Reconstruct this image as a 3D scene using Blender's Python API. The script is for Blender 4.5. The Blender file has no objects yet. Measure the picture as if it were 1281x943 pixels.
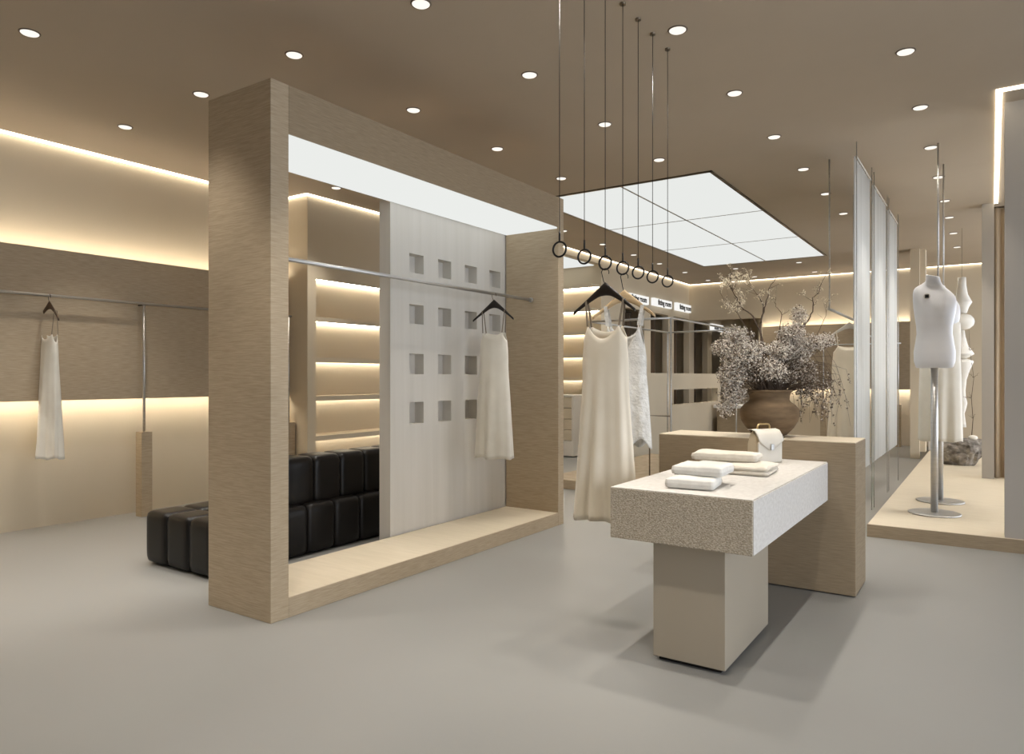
import bpy, bmesh, math, random
from math import sin, cos, pi, radians as rad, atan2, sqrt
from mathutils import Vector, Matrix, noise

C = bpy.context.scene.collection
random.seed(7)
H = 3.6                                        # ceiling height

# ------------------------------------------------------------------ materials
def lin(c):
    return tuple(((v / 255) / 12.92 if v / 255 <= .04045 else ((v / 255 + .055) / 1.055) ** 2.4) for v in c) + (1,)

def base_mat(name, rough=.6, metal=0, spec=.4):
    m = bpy.data.materials.new(name); m.use_nodes = True
    nt = m.node_tree; b = nt.nodes['Principled BSDF']
    b.inputs['Roughness'].default_value = rough
    b.inputs['Metallic'].default_value = metal
    b.inputs['Specular IOR Level'].default_value = spec
    return m, nt, b

def noisy(name, c1, c2, scale=(8, 8, 8), rough=.6, metal=0, bump=0, detail=4, spec=.4, nscale=1.0, lo=.3, hi=.7,
          bdist=.01, bscale=None, sheen=0, rough2=None):
    """two tones of one colour mixed by a noise in object space; scale is per axis"""
    m, nt, b = base_mat(name, rough, metal, spec)
    N, L = nt.nodes.new, nt.links.new
    tc = N('ShaderNodeTexCoord'); mp = N('ShaderNodeMapping'); mp.inputs['Scale'].default_value = scale
    L(tc.outputs['Object'], mp.inputs['Vector'])
    no = N('ShaderNodeTexNoise'); no.inputs['Scale'].default_value = nscale; no.inputs['Detail'].default_value = detail
    L(mp.outputs['Vector'], no.inputs['Vector'])
    cr = N('ShaderNodeValToRGB')
    cr.color_ramp.elements[0].position = lo; cr.color_ramp.elements[0].color = lin(c1)
    cr.color_ramp.elements[1].position = hi; cr.color_ramp.elements[1].color = lin(c2)
    L(no.outputs['Fac'], cr.inputs['Fac']); L(cr.outputs['Color'], b.inputs['Base Color'])
    if rough2 is not None:
        mr = N('ShaderNodeMapRange'); mr.inputs['To Min'].default_value = rough; mr.inputs['To Max'].default_value = rough2
        L(no.outputs['Fac'], mr.inputs['Value']); L(mr.outputs['Result'], b.inputs['Roughness'])
    if bump:
        src = no
        if bscale:
            src = N('ShaderNodeTexNoise'); src.inputs['Scale'].default_value = bscale; src.inputs['Detail'].default_value = 3
            L(tc.outputs['Object'], src.inputs['Vector'])
        bp = N('ShaderNodeBump'); bp.inputs['Strength'].default_value = bump; bp.inputs['Distance'].default_value = bdist
        L(src.outputs['Fac'], bp.inputs['Height']); L(bp.outputs['Normal'], b.inputs['Normal'])
    if sheen:
        b.inputs['Sheen Weight'].default_value = sheen
    return m

def emit(name, col, strength):
    m = bpy.data.materials.new(name); m.use_nodes = True
    nt = m.node_tree; nt.nodes.clear()
    e = nt.nodes.new('ShaderNodeEmission'); o = nt.nodes.new('ShaderNodeOutputMaterial')
    e.inputs['Color'].default_value = tuple(col) + (1,); e.inputs['Strength'].default_value = strength
    nt.links.new(e.outputs[0], o.inputs['Surface'])
    return m

WARM = (1, .895, .73)
SPOTC = (1, .94, .86)
M = {}
M['ceiling'] = noisy('ceiling_plaster', (180, 166, 147), (186, 172, 153), (.7, .7, .7), .85, bump=.05, bscale=30, spec=.1)
M['cream'] = noisy('cream_plaster', (205, 191, 167), (211, 198, 175), (.8, .8, .8), .8, bump=.05, bscale=40, spec=.15)
M['tan'] = noisy('tan_plaster', (176, 157, 131), (184, 165, 139), (.8, .8, .8), .85, spec=.12)
M['grey_wall'] = noisy('pale_grey_plaster', (174, 167, 157), (180, 173, 163), (.8, .8, .8), .8, spec=.15)
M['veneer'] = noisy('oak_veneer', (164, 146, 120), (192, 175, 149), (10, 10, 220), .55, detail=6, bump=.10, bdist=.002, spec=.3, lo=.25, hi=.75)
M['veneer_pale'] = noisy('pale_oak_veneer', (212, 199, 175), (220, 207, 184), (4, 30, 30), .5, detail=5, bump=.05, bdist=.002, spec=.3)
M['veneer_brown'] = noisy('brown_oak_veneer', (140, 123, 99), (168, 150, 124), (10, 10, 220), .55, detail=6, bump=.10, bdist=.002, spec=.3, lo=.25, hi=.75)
M['panel_white'] = noisy('offwhite_limewash', (207, 202, 192), (214, 209, 200), (14, 14, .6), .75, spec=.15)
M['floor'] = noisy('grey_microcement', (141, 140, 136), (150, 149, 145), (.35, .35, .35), .36, detail=6, spec=.35, rough2=.48, bump=.02, bscale=60)
M['stone'] = noisy('rough_travertine', (150, 137, 117), (208, 197, 178), (120, 120, 170), .85, detail=4, bump=.8, bdist=.006, spec=.15)
M['stone_top'] = noisy('smooth_travertine', (206, 201, 194), (222, 218, 212), (40, 40, 60), .6, detail=6, bump=.2, bdist=.003, spec=.25)
M['leg'] = noisy('taupe_lacquer', (168, 157, 139), (172, 161, 143), (2, 2, 2), .35, spec=.35)
M['leather'] = noisy('black_leather', (12, 9, 7), (19, 15, 12), (6, 6, 6), .32, bump=.12, bscale=120, bdist=.004, spec=.32, rough2=.44)
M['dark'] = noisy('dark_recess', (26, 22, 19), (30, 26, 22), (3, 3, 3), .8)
M['steel'] = noisy('brushed_steel', (196, 195, 192), (212, 210, 207), (3, 3, 60), .42, metal=1)
M['steel_dark'] = noisy('bronze_steel', (112, 100, 86), (128, 116, 100), (3, 3, 60), .35, metal=1)
M['black'] = noisy('black_metal', (20, 18, 17), (28, 26, 24), (6, 6, 6), .4, spec=.4)
M['black_wood'] = noisy('dark_stained_wood', (26, 21, 18), (38, 31, 26), (8, 8, 60), .4, spec=.4)
M['brown_wood'] = noisy('walnut_wood', (66, 50, 36), (84, 64, 46), (8, 8, 60), .45, spec=.4)
M['wood'] = noisy('pale_beech_wood', (192, 164, 124), (210, 184, 146), (8, 8, 60), .45, spec=.35)
M['satin'] = noisy('cream_satin', (226, 215, 194), (235, 225, 206), (5, 5, 5), .5, sheen=.2, spec=.3, bump=.05, bscale=160, bdist=.002)
M['ivory'] = noisy('ivory_crepe', (232, 226, 212), (240, 235, 222), (6, 6, 6), .6, sheen=.2, spec=.25, bump=.06, bscale=160, bdist=.002)
M['textured'] = noisy('crinkled_white_cotton', (206, 203, 196), (234, 232, 226), (22, 22, 22), .8, bump=.6, bscale=55, bdist=.012, spec=.15)
M['strap_dark'] = noisy('taupe_ribbon', (128, 116, 100), (146, 133, 116), (9, 9, 9), .5)
M['knit'] = noisy('white_knit', (228, 224, 215), (240, 237, 229), (30, 30, 30), .85, bump=.35, bscale=220, bdist=.003, spec=.15, sheen=.2)
M['knit_cream'] = noisy('cream_knit', (220, 211, 195), (232, 224, 208), (30, 30, 30), .85, bump=.35, bscale=220, bdist=.003, spec=.15, sheen=.2)
M['bag'] = noisy('ivory_leather', (218, 210, 195), (228, 221, 207), (8, 8, 8), .5, bump=.1, bscale=180, bdist=.002)
M['bag_side'] = noisy('beige_leather', (196, 180, 152), (206, 191, 164), (8, 8, 8), .5, bump=.1, bscale=180, bdist=.002)
M['brass'] = noisy('brass', (186, 160, 112), (204, 178, 130), (9, 9, 9), .3, metal=1)
M['clay'] = noisy('brown_earthenware', (92, 76, 58), (128, 107, 82), (5, 5, 22), .8, detail=6, bump=.4, bdist=.012, spec=.15)
M['twig'] = noisy('dark_twig', (74, 60, 48), (104, 86, 68), (30, 30, 30), .8)
M['bud'] = noisy('cream_bud', (214, 200, 172), (230, 218, 194), (30, 30, 30), .8)
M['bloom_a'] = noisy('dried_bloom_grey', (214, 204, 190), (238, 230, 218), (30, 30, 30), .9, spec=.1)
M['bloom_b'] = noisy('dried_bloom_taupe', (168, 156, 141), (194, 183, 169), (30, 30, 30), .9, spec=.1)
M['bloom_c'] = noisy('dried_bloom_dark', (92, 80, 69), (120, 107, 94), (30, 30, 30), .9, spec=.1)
M['white_gloss'] = noisy('white_fibreglass', (228, 228, 230), (236, 236, 238), (3, 3, 3), .32, spec=.45)
M['paper'] = noisy('washi_paper', (240, 235, 224), (248, 244, 234), (10, 10, 10), .8, spec=.1)
M['rock'] = noisy('grey_rock', (82, 76, 69), (170, 162, 151), (9, 9, 12), .85, detail=8, bump=.8, bdist=.03, spec=.2)
M['drape'] = noisy('brown_drape', (86, 70, 54), (112, 93, 74), (12, 12, 1), .85, sheen=.2, spec=.1)
M['drape_beige'] = noisy('beige_drape', (186, 167, 140), (200, 182, 156), (12, 12, 1), .85, sheen=.2, spec=.1)
M['trim_taupe'] = noisy('taupe_trim', (104, 90, 74), (110, 96, 80), (3, 3, 3), .5)
M['white_box'] = noisy('white_lacquer', (220, 215, 206), (226, 221, 212), (3, 3, 3), .4)
M['seam'] = noisy('grey_seam', (150, 142, 130), (158, 150, 138), (3, 3, 3), .6)
M['led'] = emit('warm_led', WARM, 30.0)
M['led_thin'] = emit('warm_led_thin', WARM, 5.0)
M['led_shelf'] = emit('warm_shelf_led', (1, .91, .76), 24.0)
M['lightbox'] = emit('white_lightbox', (.98, 1, .97), .83)
M['portal_light'] = emit('white_portal_light', (.98, 1, .97), .85)
M['lens'] = emit('downlight_lens', (1, .95, .86), 1.1)
M['sign_glow'] = emit('sign_face', (1, .985, .95), .95)
M['ink'] = noisy('black_ink', (18, 17, 16), (22, 21, 20), (9, 9, 9), .6)

def sheer(name):
    m, nt, b = base_mat(name, .8, 0, .1)
    N, L = nt.nodes.new, nt.links.new
    tc = N('ShaderNodeTexCoord'); mp = N('ShaderNodeMapping'); mp.inputs['Scale'].default_value = (1, 55, .05)
    no = N('ShaderNodeTexNoise'); no.inputs['Scale'].default_value = 1; no.inputs['Detail'].default_value = 4
    cr = N('ShaderNodeValToRGB')
    cr.color_ramp.elements[0].position = .32; cr.color_ramp.elements[0].color = lin((228, 227, 222))
    cr.color_ramp.elements[1].position = .62; cr.color_ramp.elements[1].color = lin((248, 248, 245))
    L(tc.outputs['Object'], mp.inputs['Vector']); L(mp.outputs['Vector'], no.inputs['Vector'])
    L(no.outputs['Fac'], cr.inputs['Fac']); L(cr.outputs['Color'], b.inputs['Base Color'])
    tr = N('ShaderNodeBsdfTranslucent'); L(cr.outputs['Color'], tr.inputs['Color'])
    mx = N('ShaderNodeMixShader'); mx.inputs[0].default_value = .45
    L(b.outputs[0], mx.inputs[1]); L(tr.outputs[0], mx.inputs[2])
    L(mx.outputs[0], nt.nodes['Material Output'].inputs['Surface'])
    return m
M['sheer'] = sheer('sheer_white_fabric')

# ------------------------------------------------------------------ builders
def tag(o, label=None, cat=None, group=None, kind=None):
    if label: o['label'] = label
    if cat: o['category'] = cat
    if group: o['group'] = group
    if kind: o['kind'] = kind
    return o

def thing(name, label, cat, loc=(0, 0, 0), rz=0, group=None):
    o = bpy.data.objects.new(name, None); C.objects.link(o)
    o.location = loc; o.rotation_euler = (0, 0, rz); o.empty_display_size = .1
    return tag(o, label, cat, group)

class MB:
    """collects shapes; build() links them as one mesh object"""
    def __init__(s): s.bm = bmesh.new()
    def _merge(s, b2):
        me = bpy.data.meshes.new('tmp'); b2.to_mesh(me); b2.free(); s.bm.from_mesh(me); bpy.data.meshes.remove(me)
    def box(s, x0, x1, y0, y1, z0, z1, bev=0, seg=2, mi=0):
        b = bmesh.new(); bmesh.ops.create_cube(b, size=1)
        for v in b.verts:
            v.co = Vector(((x0 + x1) / 2 + v.co.x * (x1 - x0), (y0 + y1) / 2 + v.co.y * (y1 - y0), (z0 + z1) / 2 + v.co.z * (z1 - z0)))
        if bev: bmesh.ops.bevel(b, geom=b.edges[:], offset=bev, segments=seg, affect='EDGES', profile=.5)
        for f in b.faces: f.material_index = mi
        s._merge(b); return s
    def pillow(s, x0, x1, y0, y1, z0, z1, p=7, n=10):
        """a stuffed block: a cube pushed towards a superellipsoid"""
        b = bmesh.new(); bmesh.ops.create_cube(b, size=2)
        bmesh.ops.subdivide_edges(b, edges=b.edges[:], cuts=n, use_grid_fill=True)
        c = Vector(((x0 + x1) / 2, (y0 + y1) / 2, (z0 + z1) / 2)); h = Vector(((x1 - x0) / 2, (y1 - y0) / 2, (z1 - z0) / 2))
        for v in b.verts:
            q = v.co; r = (abs(q.x) ** p + abs(q.y) ** p + abs(q.z) ** p) ** (1 / p)
            q = q / r
            v.co = Vector((c.x + q.x * h.x, c.y + q.y * h.y, c.z + q.z * h.z))
        for f in b.faces: f.smooth = True
        s._merge(b); return s
    def tube(s, pts, r, n=10, cap=True, smooth=True):
        pts = [Vector(p) for p in pts]; rs = r if isinstance(r, (list, tuple)) else [r] * len(pts)
        rings = []; ref = None
        for i, p in enumerate(pts):
            t = (pts[min(i + 1, len(pts) - 1)] - pts[max(i - 1, 0)]).normalized()
            if ref is None: ref = Vector((0, 0, 1)) if abs(t.z) < .9 else Vector((1, 0, 0))
            u = (ref - t * ref.dot(t))
            if u.length < 1e-5: u = t.orthogonal()
            u.normalize(); w = t.cross(u); ref = u
            rings.append([s.bm.verts.new(p + (u * cos(2 * pi * k / n) + w * sin(2 * pi * k / n)) * rs[i]) for k in range(n)])
        s._skin(rings, cap, smooth); return s
    def _skin(s, rings, cap=True, smooth=True, mi=0):
        for a, b in zip(rings, rings[1:]):
            n = len(a)
            for k in range(n):
                f = s.bm.faces.new((a[k], a[(k + 1) % n], b[(k + 1) % n], b[k])); f.smooth = smooth; f.material_index = mi
        if cap:
            f = s.bm.faces.new(rings[0][::-1]); f.material_index = mi
            f = s.bm.faces.new(rings[-1]); f.material_index = mi
    def loft(s, rings, cap=True, smooth=True):
        s._skin([[s.bm.verts.new(Vector(p)) for p in r] for r in rings], cap, smooth); return s
    def lathe(s, prof, n=32, c=(0, 0, 0), cap=True, smooth=True, wob=None):
        rr = []
        for i, (r, z) in enumerate(prof):
            ring = []
            for k in range(n):
                a = 2 * pi * k / n; q = r * (1 + (wob(a, z) if wob else 0))
                ring.append((c[0] + q * cos(a), c[1] + q * sin(a), c[2] + z))
            rr.append(ring)
        return s.loft(rr, cap, smooth)
    def torus(s, c, R, r, ax='y', n=36, m=10):
        rings = []
        for i in range(n):
            a = 2 * pi * i / n; ring = []
            for j in range(m):
                b = 2 * pi * j / m; q = R + r * cos(b)
                p = (q * cos(a), r * sin(b), q * sin(a)) if ax == 'y' else (q * cos(a), q * sin(a), r * sin(b))
                ring.append(s.bm.verts.new((c[0] + p[0], c[1] + p[1], c[2] + p[2])))
            rings.append(ring)
        rings.append(rings[0]); s._skin(rings, False); return s
    def prism(s, poly, z0, z1):
        s.loft([[(x, y, z0) for x, y in poly], [(x, y, z1) for x, y in poly]], True, False); return s
    def build(s, name, mat, parent=None, world=False, sharp=None):
        off = parent.location if (parent is not None and world) else Vector((0, 0, 0))
        bmesh.ops.recalc_face_normals(s.bm, faces=s.bm.faces[:])
        me = bpy.data.meshes.new(name)
        if world and parent is not None:
            for v in s.bm.verts: v.co -= off
        s.bm.to_mesh(me); s.bm.free()
        for m in (mat if isinstance(mat, list) else [mat]): me.materials.append(m)
        o = bpy.data.objects.new(name, me); C.objects.link(o)
        if parent is not None: o.parent = parent
        return o

def struct(name, mb, mat, label=None):
    return tag(mb.build(name, mat), label, None, None, 'structure')

def single(name, mb, mat, label, cat, loc=None, group=None):
    """a thing that is one mesh; its origin is moved to loc"""
    o = mb.build(name, mat)
    if loc is not None:
        o.data.transform(Matrix.Translation(-Vector(loc))); o.location = loc
    return tag(o, label, cat, group)

def copy_tree(root, loc, label, rz=None):
    r = root.copy(); C.objects.link(r); r.location = loc; r['label'] = label
    if rz is not None: r.rotation_euler = (0, 0, rz)
    for ch in list(root.children):
        c = ch.copy(); C.objects.link(c); c.parent = r
        for g in ch.children:
            d = g.copy(); C.objects.link(d); d.parent = c
    return r

# ------------------------------------------------------------------ the room
struct('floor', MB().box(-9.5, 5.2, -4.2, 22, -.1, 0), M['floor'], 'smooth grey cement floor')
struct('ceiling', MB().box(-9.5, 5.2, -4.2, 22, H + .002, H + .2), M['ceiling'], 'warm taupe plaster ceiling')
WX = -7.36                                     # left wall surface
struct('wall_left', MB().box(WX - .2, WX, -4.2, 5.73, 0, H + .02), M['cream'], 'cream plaster wall on the left')
# the veneer band standing off the left wall with light above and below it
struct('trim_1', MB().box(WX, -7.19, -4.0, 5.73, 1.215, 2.56).box(-7.203, -7.19, -4.0, 5.73, 1.182, 1.215).box(-7.203, -7.19, -4.0, 5.73, 2.56, 2.582), M['veneer'], 'oak veneer band along the left wall')
# display wall with shelves, its front at X = -6.83
SX = -6.83
mb = MB()
mb.box(SX - .10, SX, 5.73, 5.86, 0, H + .02)                    # pier
mb.box(WX - .2, SX - .10, 5.73, 5.83, 0, H + .02)               # end wall
mb.box(SX - .38, SX, 5.86, 9.4, 2.65, H + .02); mb.box(SX - .02, SX, 5.86, 9.4, 2.595, 2.65)                  # bulkhead
mb.box(WX - .2, SX - .38, 5.83, 9.4, 0, H + .02)                # back of the shelves
mb.box(-8.6, SX, 9.4, 9.5, 0, H + .02)
struct('wall_shelf_bay', mb, M['cream'], 'cream wall that holds the lit shelf bay')
# alcove beyond it
mb = MB()
mb.box(-8.6, -6.0, 11.87, 12.05, 0, H + .02); mb.box(-8.7, -8.5, 9.4, 12.0, 0, H + .02)
mb.box(-6.12, -6.0, 9.5, 11.87, 3.49, H + .02)
struct('wall_alcove', mb, M['cream'], 'cream alcove wall with lit shelves')
# fitting room wall
mb = MB()
op = [(12.85 + 1.33 * k, 13.84 + 1.33 * k) for k in range(6)]
prev = 12.05
for a, b in op:
    mb.box(-6.14, -6.0, prev, a, 0, H + .02); mb.box(-6.14, -6.0, a, b, 2.78, H + .02)
    mb.box(-7.3, -6.14, a - .12, a - .04, 0, H + .02)
    prev = b
mb.box(-6.14, -6.0, prev, 21.8, 0, H + .02); mb.box(-7.4, -7.3, 12.05, 21.8, 0, H + .02)
struct('wall_fitting_rooms', mb, M['cream'], 'cream wall with the fitting room doorways')
# back wall: header over the passage, plain wall with veneer band
mb = MB(); BY = 16.5
mb.box(-6.0, -4.3, BY, BY + .15, 2.74, H + .02); mb.box(-4.3, 2.8, BY, BY + .15, 0, H + .02)
mb.box(-4.42, -4.3, BY + .15, 21.8, 0, H + .02); mb.box(-7.5, -4.3, 21.7, 21.85, 0, H + .02)
struct('wall_back', mb, M['cream'], 'cream back wall')
struct('trim_2', MB().box(-4.25, -1.18, BY - .13, BY, 1.18, 2.50).box(-4.25, -1.18, BY - .13, BY - .117, 1.145, 1.18).box(-4.25, -1.18, BY - .13, BY - .117, 2.50, 2.525), M['veneer_brown'], 'oak veneer band along the back wall')
# right side: raised platform, wall return, column
PZ = .11
pl = MB(); pl.box(-.90, 2.7, 6.93, BY, 0, PZ)
struct('platform', pl, M['veneer_pale'], 'raised pale wooden display platform on the right')
struct('trim_3', MB().box(-.905, 2.7, 6.922, 6.93, 0, PZ - .002), M['veneer_brown'], 'oak edge of the raised platform')
struct('wall_right_return', MB().box(.09, 4.4, 6.95, 7.15, PZ, H + .02), M['grey_wall'], 'pale grey wall end at the right edge')
struct('wall_right_return_base', MB().box(2.7, 4.4, 6.95, 7.15, 0, PZ), M['grey_wall'])
struct('pillar_right', MB().box(-.10, .03, 10.87, 11.1, PZ, H + .02, .004), M['grey_wall'], 'grey column on the platform behind the wall end')
mb = MB(); mb.box(2.6, 2.75, 7.15, BY, 3.25, H + .02); mb.box(2.6, 2.75, 7.15, 7.3, 0, 3.25); mb.box(2.6, 2.75, 16.2, BY, 0, 3.25)
struct('wall_display', mb, M['grey_wall'], 'wall round the display window at the far side of the platform')
mb = MB()
for y in (7.3, 9.5, 11.7, 13.9, 16.14): mb.box(2.64, 2.70, y, y + .06, PZ, 3.25)
mb.box(2.64, 2.70, 7.3, 16.2, 3.19, 3.25)
struct('window_2', mb, M['black'], 'dark framed display window beside the platform')
mb = MB(); mb.box(-1.16, -1.02, 14.0, 14.18, 0, H + .02); mb.box(-1.02, -.94, 14.12, 14.4, PZ, H + .02)
struct('pillar_back', mb, M['cream'], 'slim cream pillar at the far platform corner')
# shop front behind and beside the camera
mb = MB(); RX = 4.4
mb.box(RX, RX + .2, -4.2, -3.2, 0, H + .02); mb.box(RX, RX + .2, 5.6, 7.15, 0, H + .02); mb.box(RX, RX + .2, -3.2, 5.6, 3.1, H + .02)
struct('wall_right', mb, M['cream'], 'wall with the shop window')
mb = MB()
for y in (-3.2, -1.0, 1.2, 3.4, 5.54): mb.box(RX + .07, RX + .13, y, y + .06, 0, 3.1)
mb.box(RX + .07, RX + .13, -3.2, 5.6, 0, .08); mb.box(RX + .07, RX + .13, -3.2, 5.6, 3.04, 3.1)
struct('window_1', mb, M['black'], 'dark framed shop window')
struct('wall_front', MB().box(-9.5, 5.2, -4.3, -4.1, 0, H + .02), M['veneer_brown'], 'wall behind the viewer')  # unseen wall, dark finish picked to cut light bounced onto the fronts

# ------------------------------------------------------------------ light strips
def strip(label, a, b, w=.03, mat='led', group='hidden light strips'):
    """LED profile: an aluminium channel with a glowing lens, from a to b (axis aligned boxes)"""
    mb = MB(); mb.box(a[0], b[0], a[1], b[1], a[2], b[2])
    o = mb.build('light_strip', M[mat]); c = Vector(((a[0] + b[0]) / 2, (a[1] + b[1]) / 2, min(a[2], b[2])))
    o.data.transform(Matrix.Translation(-c)); o.location = c
    return tag(o, label, 'light strip', group)

strip('glowing warm light strip where the left wall meets the ceiling', (WX, -4.0, H - .012), (WX + .055, 5.72, H + .022), mat='led_thin')
strip('warm light strip behind the top edge of the left veneer band', (WX + .12, -4.0, 2.559), (WX + .145, 5.72, 2.569), mat='led')
strip('warm light strip under the bottom edge of the left veneer band', (WX + .115, -4.0, 1.204), (WX + .14, 5.72, 1.216), mat='led')
strip('glowing strip at the ceiling on the end of the shelf bay wall', (WX + .08, 5.69, H - .015), (SX, 5.725, H + .022), mat='led_thin')
strip('glowing strip at the ceiling along the front of the shelf bay', (SX, 5.70, H - .015), (SX + .035, 9.45, H + .022), mat='led_thin')
strip('glowing strip at the ceiling above the fitting room doorways', (-6.0, 9.5, H - .006), (-5.965, 16.45, H + .022), mat='led_thin')
strip('glowing strip at the ceiling along the back wall', (-6.0, BY - .035, H - .006), (2.55, BY, H + .022), mat='led_thin')
strip('warm light strip behind the top of the back veneer band', (-4.25, BY - .105, 2.499), (-1.2, BY - .083, 2.509))
strip('warm light strip under the back veneer band', (-4.25, BY - .10, 1.169), (-1.2, BY - .078, 1.181))
strip('glowing strip running along the ceiling towards the grey column', (.03, 6.635, H - .012), (.072, 10.86, H + .022), mat='led_thin')
strip('glowing strip on the ceiling in front of the grey wall end', (.03, 6.59, H - .012), (2.6, 6.635, H + .022), mat='led_thin')

# ------------------------------------------------------------------ ceiling lightbox
lb = thing('ceiling_lightbox', 'large white glowing ceiling panel divided into six fields', 'ceiling light', (-3.6, 10.65, H))
mb = MB(); mb.box(-4.72, -2.50, 7.50, 13.82, H - .004, H + .018); mb.build('diffuser', M['lightbox'], lb, True)
mb = MB()
for x0, x1, y0, y1 in ((-4.75, -4.72, 7.47, 13.85), (-2.5, -2.47, 7.47, 13.85), (-4.75, -2.47, 7.47, 7.5), (-4.75, -2.47, 13.82, 13.85)):
    mb.box(x0, x1, y0, y1, H - .012, H + .018)
mb.build('frame', M['steel_dark'], lb, True)
mb = MB(); mb.box(-3.545, -3.53, 7.5, 13.82, H - .012, H - .003)
for y in (9.62, 11.72): mb.box(-4.72, -2.5, y - .006, y + .006, H - .009, H - .003)
mb.build('divider', M['seam'], lb, True)
ap = thing('ceiling_lightbox', 'white glowing ceiling panel inside the shelf alcove', 'ceiling light', (-7.0, 10.7, 3.49))
MB().box(-8.4, -6.13, 9.6, 11.82, 3.47, 3.485).build('diffuser', M['lightbox'], ap, True)
MB().box(-8.48, -6.125, 9.52, 11.86, 3.486, 3.50).build('frame', M['ceiling'], ap, True)

# ------------------------------------------------------------------ downlights
ROWS = [(-6.32, [0.9, 2.1, 3.29, 5.72], 'row nearest the left wall'),
        (-5.10, [0.85, 2.05, 3.24, 4.45, 5.65], 'row left of the tall portal'),
        (-3.95, [0.8, 2.0, 3.2, 4.41, 5.61, 6.84], 'row above the tall portal'),
        (-2.79, [1.98, 3.18, 4.37, 5.59, 6.81], 'row between the portal and the hanging rings'),
        (-1.65, [1.93, 3.13, 4.33, 5.54, 6.75, 7.97, 9.19, 10.43], 'row above the stone table'),
        (-.48, [1.9, 3.09, 4.28, 5.48, 6.68, 7.9, 9.12, 10.39, 11.5, 12.8, 14.2], 'row leading to the mannequins'),
        (-5.34, [9.32, 10.62, 11.85, 13.05, 14.43, 15.9], 'row along the fitting rooms'),
        (-4.30, [14.5, 15.9], 'pair beyond the big light panel, left'),
        (-3.06, [14.4, 15.87], 'pair beyond the big light panel, right'),
        (-5.2, [17.6, 19.3, 20.9], 'unseen row added to light the passage'),  # lamps added behind the header to lift the dark passage
        (1.2, [8.3, 10.4, 12.6, 14.6], 'row added to brighten the platform')]  # lamps added out of sight to brighten the platform and screen
ORD = ['nearest', 'second', 'third', 'fourth', 'fifth', 'sixth', 'seventh', 'eighth', 'ninth', 'tenth', 'eleventh', 'twelfth']
first_dl = None
def downlight(loc, label):
    global first_dl
    if first_dl is None:
        t = thing('ceiling_downlight', label, 'ceiling light', loc, 0, 'round downlights in the ceiling')
        MB().lathe([(.0525, .016), (.0525, -.002), (.055, -.004), (.060, -.003), (.062, .0), (.062, .021)], 28, cap=False).build('trim_ring', M['trim_taupe'], t)
        MB().lathe([(.052, .012), (.052, -.004), (.048, -.0075), (.012, -.008)], 28).build('lens', M['lens'], t)
        first_dl = t
    else:
        t = copy_tree(first_dl, loc, label)
    return t
SPOT_W = 60
def spot(loc, w=SPOT_W, size=74, blend=.6, col=SPOTC):
    l = bpy.data.lights.new('downlight_beam', 'SPOT'); l.energy = w; l.spot_size = rad(size); l.spot_blend = blend
    l.shadow_soft_size = .045; l.color = col
    o = bpy.data.objects.new('downlight_beam', l); C.objects.link(o); o.location = (loc[0], loc[1], loc[2] - .03)
def in_view(x, y):
    a = math.atan(599.5 / 890); d = -x * sin(a) + y * cos(a); r = x * cos(a) + y * sin(a)
    return d > .1 and abs(r / d) < 640 / 890 and (H - 1.4) / d < 474 / 890
for x, yy, where in ROWS:
    vis = [y for y in yy if in_view(x, y)]
    for i, y in enumerate(yy):
        if y in vis: lab = 'small round ceiling downlight, %s in the %s' % (ORD[vis.index(y)], where)
        else: lab = 'ceiling downlight out of view, %s, %s' % (ORD[i], where)
        downlight((x, y, H), lab)
        spot((x, y, H), (75 if 'platform' in where or 'mannequin' in where else 85 if 'left' in where or 'portal' in where or 'table' in where else SPOT_W))

# ------------------------------------------------------------------ the portal
FX0, FX1, FY0, FY1 = -3.985, -3.387, 2.58, 5.91
pt = thing('display_portal', 'tall oak veneer display frame with glowing underside and niche panel', 'display stand', (-3.69, 4.24, 0))
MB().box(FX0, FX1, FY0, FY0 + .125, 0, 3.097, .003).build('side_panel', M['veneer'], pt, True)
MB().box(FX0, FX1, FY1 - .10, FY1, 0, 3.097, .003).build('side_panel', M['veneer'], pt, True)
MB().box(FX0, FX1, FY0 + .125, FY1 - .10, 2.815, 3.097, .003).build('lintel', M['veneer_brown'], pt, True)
bs = MB().box(FX0, FX1, FY0 + .125, FY1 - .10, 0, .118, .003).build('base', [M['veneer'], M['veneer_pale']], pt, True)
MB().box(FX0 + .003, FX1 - .003, FY0 + .128, FY1 - .103, .118, .1205).build('base_top', M['veneer_pale'], bs)
bs.children[0].data.transform(Matrix.Translation(-pt.location))
MB().box(FX0 + .004, FX1 - .012, FY0 + .13, FY1 - .104, 2.801, 2.815).build('light_panel', M['portal_light'], pt, True)
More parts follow.
